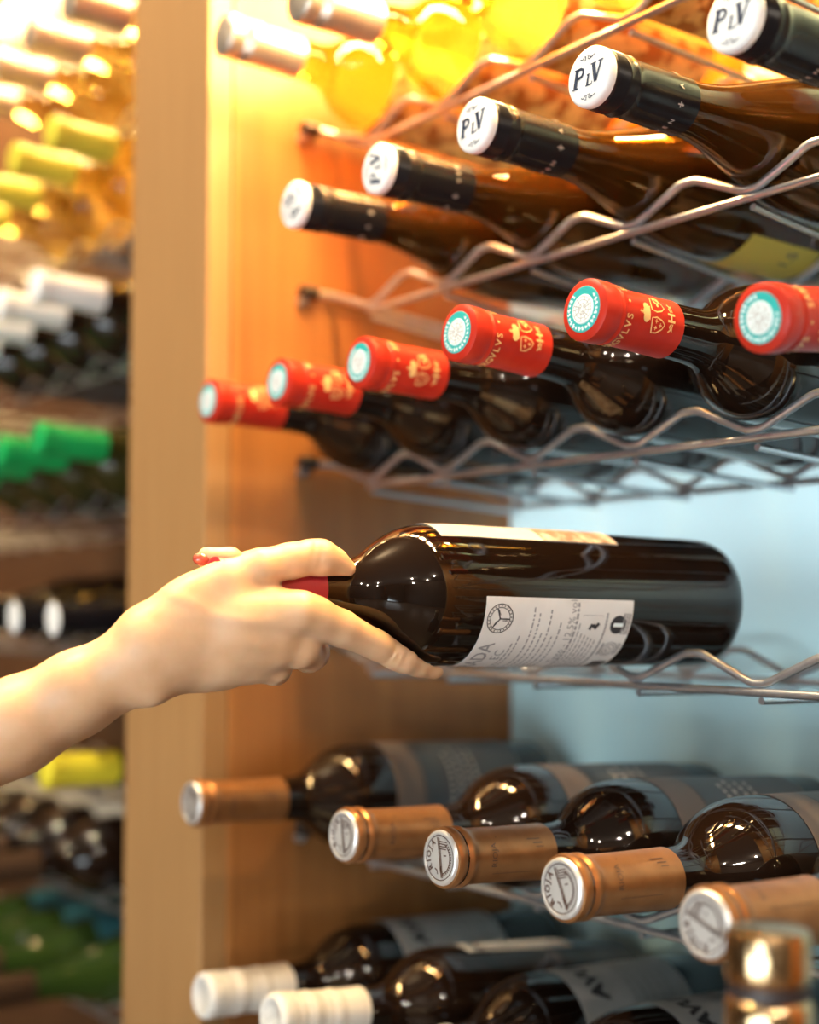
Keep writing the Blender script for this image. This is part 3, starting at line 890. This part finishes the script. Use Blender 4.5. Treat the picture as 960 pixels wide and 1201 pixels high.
# ------------------------------------------------------------------ left bay
LB = 'left bay'
def plain_bottle(mouth, slope, shape, gm, gk, cm, ck, label, group, t1=.060, lab=None, disc=None, roll=0.0):
    L = shape[1]
    o = bottle_root('wine_bottle', mouth, slope, shape, label, group, roll)
    glass(o, shape, gm, gk)
    c = part('capsule', ('lc', ck), lambda: lathe('capsule', capsule_prof(shape, t1, .0010, (.0135,)), 40), cm, o)
    if disc:
        part('cap_disc', ('ld', ck), lambda: lathe('d', [(0, -L - .0014), (.0132, -L - .0014), (.0144, -L - .0004)], 36), disc, c)
    if lab:
        part('label', ('ll', ck), lambda: patch('l', shape[0], .150, .250, L, -2.4, 2.9, n=44), lab, o)
    return o
ordn = ['nearest the post', 'second from the post', 'third from the post', 'fourth from the post', 'fifth from the post', 'sixth from the post']
rows = [
 ('Z', [(80, 2), (40, 34), (1, 68), (-36, 101)], dict(shape=BORD, gm=m_clearyellow, gk='cy', cm=m_silverfoil, ck='z', t1=.055), 'clear silver capped bottle, top row of the left bay, %s'),
 ('A', [(59, 155), (16, 185), (-22, 216), (-58, 243)], dict(shape=BORD, gm=m_clearyellow, gk='cy', cm=m_limefoil, ck='y', t1=.058, lab=m_cream), 'clear bottle with olive yellow foil, left bay, %s'),
 ('B', [(40, 335), (-1, 356), (-36, 375), (-70, 392), (-104, 409)], dict(shape=BORD, gm=m_dark, gk='dark', cm=m_whitecap, ck='w', t1=.064, lab=m_browngrey), 'dark bottle with long white foil in the left bay, %s'),
 ('C', [(43, 514), (2, 527), (-34, 538), (-70, 549), (-104, 559)], dict(shape=BORD, gm=m_darkolive, gk='ol', cm=m_greenfoil, ck='g', t1=.062, lab=m_backwood), 'olive bottle with bright green foil in the left bay, %s'),
 ('D', [(63, 726), (19, 724), (-24, 722), (-62, 721), (-98, 720)], dict(shape=BURG, gm=m_dark, gk='dark', cm=m_blackcap, ck='d', t1=.060, disc=m_whitecap), 'black bottle with white cap end behind the wrist, %s'),
 ('E', [(52, 904)], dict(shape=BORD, gm=m_dark, gk='dark', cm=m_yellowfoil, ck='e', t1=.064), 'dark bottle with bright yellow foil beneath the forearm'),
 ('F', [(-30, 1024), (-66, 1005), (-100, 985), (-132, 968), (-164, 951)], dict(shape=BORD, gm=m_dark, gk='dark', cm=m_bronzefoil, ck='f', t1=.060, lab=m_greylabel), 'dark bottle with bronze foil and grey label in the left bay, %s'),
 ('G', [(-30, 1170), (-68, 1136), (-110, 1100), (-142, 1075)], dict(shape=BURG, gm=m_green, gk='gr', cm=m_bronzefoil, ck='h', t1=.055, lab=m_teallabel), 'green glass bottle at the bottom of the left bay, %s'),
]
for key, pts, kw, lab in rows:
    ms = [at_y(px, py, .467) for px, py in pts]
    rail = float(np.mean([m[2] for m in ms])) - CAMZ - .050 + (0 if kw['shape'] is BORD else (.013 if key == 'D' else .002))
    xf = ms[0][0]
    while xf + PITCH < -1.075: xf += PITCH
    n = int((xf + 2.26) / PITCH) + 1
    x_first = xf - (n - 1) * PITCH
    ms = [np.array([xf - PITCH * round((xf - m[0]) / PITCH), m[1], m[2]]) for m in ms]
    sl = [pose(m, rail, kw['shape']) for m in ms]
    rack(x_first, n, rail, min(NEED[round(rail, 5)]), -2.2944, -1.0386, 'zigzag steel wire rack in the left bay under the %s' % {
        'Z': 'silver capped clear bottles', 'A': 'olive yellow foiled bottles', 'B': 'white foiled bottles', 'C': 'green foiled bottles',
        'D': 'black bottles with white cap ends', 'E': 'yellow foiled bottle', 'F': 'bronze foiled dark bottles', 'G': 'green glass bottles'}[key], 'steel wire racks of the left bay')
    for i, m in enumerate(ms):
        plain_bottle(m, sl[i], label=(lab % ordn[i]) if '%s' in lab else lab,
                     group='left bay row of bottles ' + {'Z': 'with silver caps', 'A': 'with olive yellow foil', 'B': 'with white foil', 'C': 'with green foil', 'D': 'with white cap ends', 'E': 'with yellow foil', 'F': 'with bronze foil', 'G': 'of green glass'}[key], roll=random.uniform(-.4, .4), **kw)

# ------------------------------------------------------------------ the hand and forearm: one continuous surface
def hand_mesh():
    h = 0.00135
    def P(px, py, z):  # camera frame
        return np.array([(px - W / 2) / FPX * z, (H / 2 - py) / FPX * z, z])
    k2 = lambda r, z: r / FPX * z
    def cones(chain):
        out = []
        for (a, b) in zip(chain, chain[1:]):
            out.append((P(*a[:3]), k2(a[3], a[2]), P(*b[:3]), k2(b[3], b[2])))
        return out
    body = []   # forearm, wrist, metacarpals, thumb base
    body += cones([(-330, 1036, .655, 62), (-120, 926, .662, 58), (20, 846, .668, 48), (90, 809, .669, 42), (152, 778, .670, 38), (200, 752, .672, 35)])
    body += cones([(-330, 1036, .680, 60), (-120, 930, .682, 54), (20, 858, .682, 45), (90, 820, .682, 39), (152, 786, .682, 36), (200, 756, .682, 35)])
    body += cones([(178, 808, .668, 19), (174, 806, .668, 19.5)])
    body += cones([(176, 742, .672, 34), (222, 711, .674, 30), (262, 684, .676, 27)])
    body += cones([(180, 750, .670, 33), (280, 728, .674, 29), (322, 722, .678, 28)])
    body += cones([(182, 768, .671, 32), (280, 752, .675, 28), (320, 757, .680, 26)])
    body += cones([(182, 780, .676, 29), (260, 774, .680, 25), (296, 776, .685, 23)])
    body += cones([(182, 786, .682, 27), (240, 780, .688, 24), (266, 783, .692, 21)])
    thumb = cones([(240, 700, .675, 26), (305, 669, .682, 25.5), (340, 659, .690, 22), (362, 655, .696, 21.5), (375, 655, .699, 22.5), (390, 660, .704, 18), (404, 668, .707, 14)])
    index = cones([(285, 727, .675, 27), (352, 719, .679, 26), (368, 724, .684, 25), (400, 737, .694, 21.5), (440, 756, .708, 17.5), (462, 767, .715, 17.8), (474, 772, .719, 17.5), (490, 779, .726, 14.5), (509, 785, .733, 12)])
    middle = cones([(300, 752, .678, 26), (350, 759, .688, 24), (362, 768, .706, 20), (366, 766, .728, 19.5), (345, 716, .745, 17), (326, 690, .743, 16.5), (292, 660, .729, 15)])
    ring = cones([(280, 775, .683, 23), (320, 780, .692, 21.5), (322, 784, .712, 19), (314, 772, .732, 18), (305, 730, .739, 16), (296, 690, .736, 15.5), (270, 656, .722, 13.5), (243, 653, .716, 12)])
    pinky = cones([(255, 783, .690, 21), (274, 783, .698, 19), (270, 788, .714, 17.5), (262, 776, .728, 16), (250, 740, .735, 14.5), (238, 705, .730, 13), (226, 690, .723, 12)])
    lo = P(-330, 1080, .62); hi = P(545, 610, .76)
    x0, x1 = P(-300, 600, .66)[0], P(545, 600, .70)[0]
    y0, y1 = P(0, 1075, .66)[1], P(0, 600, .73)[1]
    z0, z1 = .600, .785
    xs, ys, zs = np.arange(x0, x1, h), np.arange(y0, y1, h), np.arange(z0, z1, h)
    N = (len(xs), len(ys), len(zs))
    def field(cs, k):
        D = np.full(N, .05, np.float32)
        for a, ra, b, rb in cs:
            pad = max(ra, rb) + .030
            l, u = np.minimum(a, b) - pad, np.maximum(a, b) + pad
            sl = tuple(slice(max(0, int((l[i] - q[0]) / h)), max(0, min(len(q), int((u[i] - q[0]) / h) + 2))) for i, q in enumerate((xs, ys, zs)))
            X, Y, Z = xs[sl[0]][:, None, None], ys[sl[1]][None, :, None], zs[sl[2]][None, None, :]
            if 0 in (X.size, Y.size, Z.size): continue
            ba = b - a; bb = float(ba @ ba) + 1e-12
            t = np.clip(((X - a[0]) * ba[0] + (Y - a[1]) * ba[1] + (Z - a[2]) * ba[2]) / bb, 0, 1)
            d = np.sqrt((X - a[0] - t * ba[0]) ** 2 + (Y - a[1] - t * ba[1]) ** 2 + (Z - a[2] - t * ba[2]) ** 2) - (ra + (rb - ra) * t)
            D[sl] = smin(D[sl], d.astype(np.float32), k)
        return D
    def smin(a, b, k):
        q = np.clip(.5 + .5 * (b - a) / k, 0, 1)
        return b * (1 - q) + a * q - k * q * (1 - q)
    D = field(body, .010)
    D = smin(D, field(thumb, .0025), .0065)
    D = smin(D, field(index, .0025), .0065)
    D = smin(D, smin(field(middle, .003), smin(field(ring, .003), field(pinky, .003), .0012), .0012), .0045)
    # knuckle wrinkles: shallow grooves across the index finger's middle joint, the thumb joint
    def groove(c, ax, width, depth, reach):
        c = P(*c); ax = np.array(ax) / np.linalg.norm(ax)
        X, Y, Z = xs[:, None, None], ys[None, :, None], zs[None, None, :]
        s = (X - c[0]) * ax[0] + (Y - c[1]) * ax[1] + (Z - c[2]) * ax[2]
        r2 = (X - c[0]) ** 2 + (Y - c[1]) ** 2 + (Z - c[2]) ** 2
        return depth * np.exp(-(s / width) ** 2) * np.exp(-r2 / reach ** 2)
    for off in (-7, 0, 8):
        D = D + groove((469 + off, 769 + off * .5, .705), (.85, -.45, .1), .0011, .0015, .010).astype(np.float32)
    for off in (-6, 3):
        D = D + groove((374 + off, 650, .688), (.95, -.2, .1), .0011, .0012, .009).astype(np.float32)
    # the fold between thumb and index finger, tendons over the back of the hand
    D = D + groove((338, 684, .672), (.05, 1, 0), .0016, .0030, .011).astype(np.float32)
    D = D + groove((318, 744, .662), (.12, 1, 0), .0030, .0011, .018).astype(np.float32)
    D = D + groove((300, 768, .668), (.10, 1, 0), .0028, .0009, .016).astype(np.float32)
    D = D - groove((275, 728, .655), (.10, 1, 0), .0028, .0006, .026).astype(np.float32)
    D = D - groove((215, 706, .650), (.40, 1, 0), .0026, .0008, .020).astype(np.float32)
    D = D - groove((354, 716, .664), (1, 0, 0), .0070, .0012, .009).astype(np.float32)
    hb = np.array([(hm - CP) @ v for v in (Rt, Up, Fw)]); hv = np.array([hd @ v for v in (Rt, Up, Fw)]); hv = hv / np.linalg.norm(hv)
    X, Y, Z = xs[:, None, None] - hb[0], ys[None, :, None] - hb[1], zs[None, None, :] - hb[2]
    T = X * hv[0] + Y * hv[1] + Z * hv[2]
    rad = np.sqrt(np.maximum(X * X + Y * Y + Z * Z - T * T, 0))
    tt = np.linspace(0, .315, 200)
    rr = np.maximum(np.array([fb(t) for t in tt]), .0150) + .0028
    D = np.maximum(D, np.where((T > -.003) & (T < .32), np.interp(T, tt, rr) - rad, -1.0)).astype(np.float32)
    # naive surface nets
    ins = D < 0
    c8 = np.zeros(tuple(n - 1 for n in N), np.int8)
    for dx in (0, 1):
        for dy in (0, 1):
            for dz in (0, 1):
                c8 += ins[dx:N[0] - 1 + dx, dy:N[1] - 1 + dy, dz:N[2] - 1 + dz]
    act = np.argwhere((c8 > 0) & (c8 < 8))
    idx = np.full(c8.shape, -1, np.int32); idx[tuple(act.T)] = np.arange(len(act))
    acc = np.zeros((len(act), 3)); cnt = np.zeros(len(act))
    cor = [(i, j, k) for i in (0, 1) for j in (0, 1) for k in (0, 1)]
    for p in cor:
        for ax in range(3):
            if p[ax]: continue
            q = list(p); q[ax] = 1
            A, B = act + p, act + q
            da, db = D[tuple(A.T)], D[tuple(B.T)]
            m = (da < 0) != (db < 0)
            t = np.where(m, da / np.where(m, da - db, 1), 0)
            pos = A.astype(float).copy(); pos[:, ax] += t
            acc[m] += pos[m]; cnt[m] += 1
    V = acc / cnt[:, None] * h + np.array([xs[0], ys[0], zs[0]])
    F = []
    for ax in range(3):
        o1, o2 = [a for a in range(3) if a != ax]
        sA = [slice(0, n) for n in N]; sB = [slice(0, n) for n in N]
        sA[ax] = slice(0, N[ax] - 1); sB[ax] = slice(1, N[ax])
        e = np.argwhere(ins[tuple(sA)] != ins[tuple(sB)])
        e = e[(e[:, o1] > 0) & (e[:, o2] > 0) & (e[:, o1] < N[o1] - 1) & (e[:, o2] < N[o2] - 1)]
        q = []
        for d1, d2 in ((0, 0), (1, 0), (1, 1), (0, 1)):
            g = e.copy(); g[:, o1] -= d1; g[:, o2] -= d2
            q.append(idx[tuple(g.T)])
        F.append(np.stack(q, 1))
    F = np.concatenate(F)
    F = F[(F >= 0).all(1)]
    # smooth a little
    for it in range(3):
        s = np.zeros_like(V); n = np.zeros(len(V))
        for i in range(4):
            j = F[:, (i + 1) % 4]
            np.add.at(s, F[:, i], V[j]); np.add.at(n, F[:, i], 1)
            np.add.at(s, j, V[F[:, i]]); np.add.at(n, j, 1)
        V = V + .5 * (s / np.maximum(n, 1)[:, None] - V)
    return V, F
HV, HF = hand_mesh()
org = at_depth(152, 780, .665)
HWd = CP + HV[:, 0:1] * Rt + HV[:, 1:2] * Up + HV[:, 2:3] * Fw - org
me = bpy.data.meshes.new('person')
me.from_pydata(HWd.tolist(), [], HF.tolist()); me.update()
bm = bmesh.new(); bm.from_mesh(me); bmesh.ops.recalc_face_normals(bm, faces=bm.faces); bm.to_mesh(me); bm.free()
me.polygons.foreach_set('use_smooth', [True] * len(me.polygons))
person = link('person', me, m_skin)
person.location = org
tag(person, 'bare right forearm and hand reaching in from the left to grip a bottle neck', 'person')
def nail(px, py, z, rx, ry, rz, ang):
    bm = bmesh.new()
    bmesh.ops.create_uvsphere(bm, u_segments=16, v_segments=10, radius=1)
    c = at_depth(px, py, z)
    ca, sa = math.cos(ang), math.sin(ang)
    for v in bm.verts:
        x, y, w = v.co.x * rx, v.co.y * ry, v.co.z * rz
        x, y = x * ca - y * sa, x * sa + y * ca
        v.co = Vector(c + Rt * x + Up * y + Fw * w - org)
    m2 = bpy.data.meshes.new('fingernail'); bm.to_mesh(m2); bm.free()
    m2.polygons.foreach_set('use_smooth', [True] * len(m2.polygons))
    o = link('fingernail', m2, m_nail, person)
    o['label'] = 'red painted fingernail'
nail(236, 656, .713, .0046, .0034, .0040, -.15)
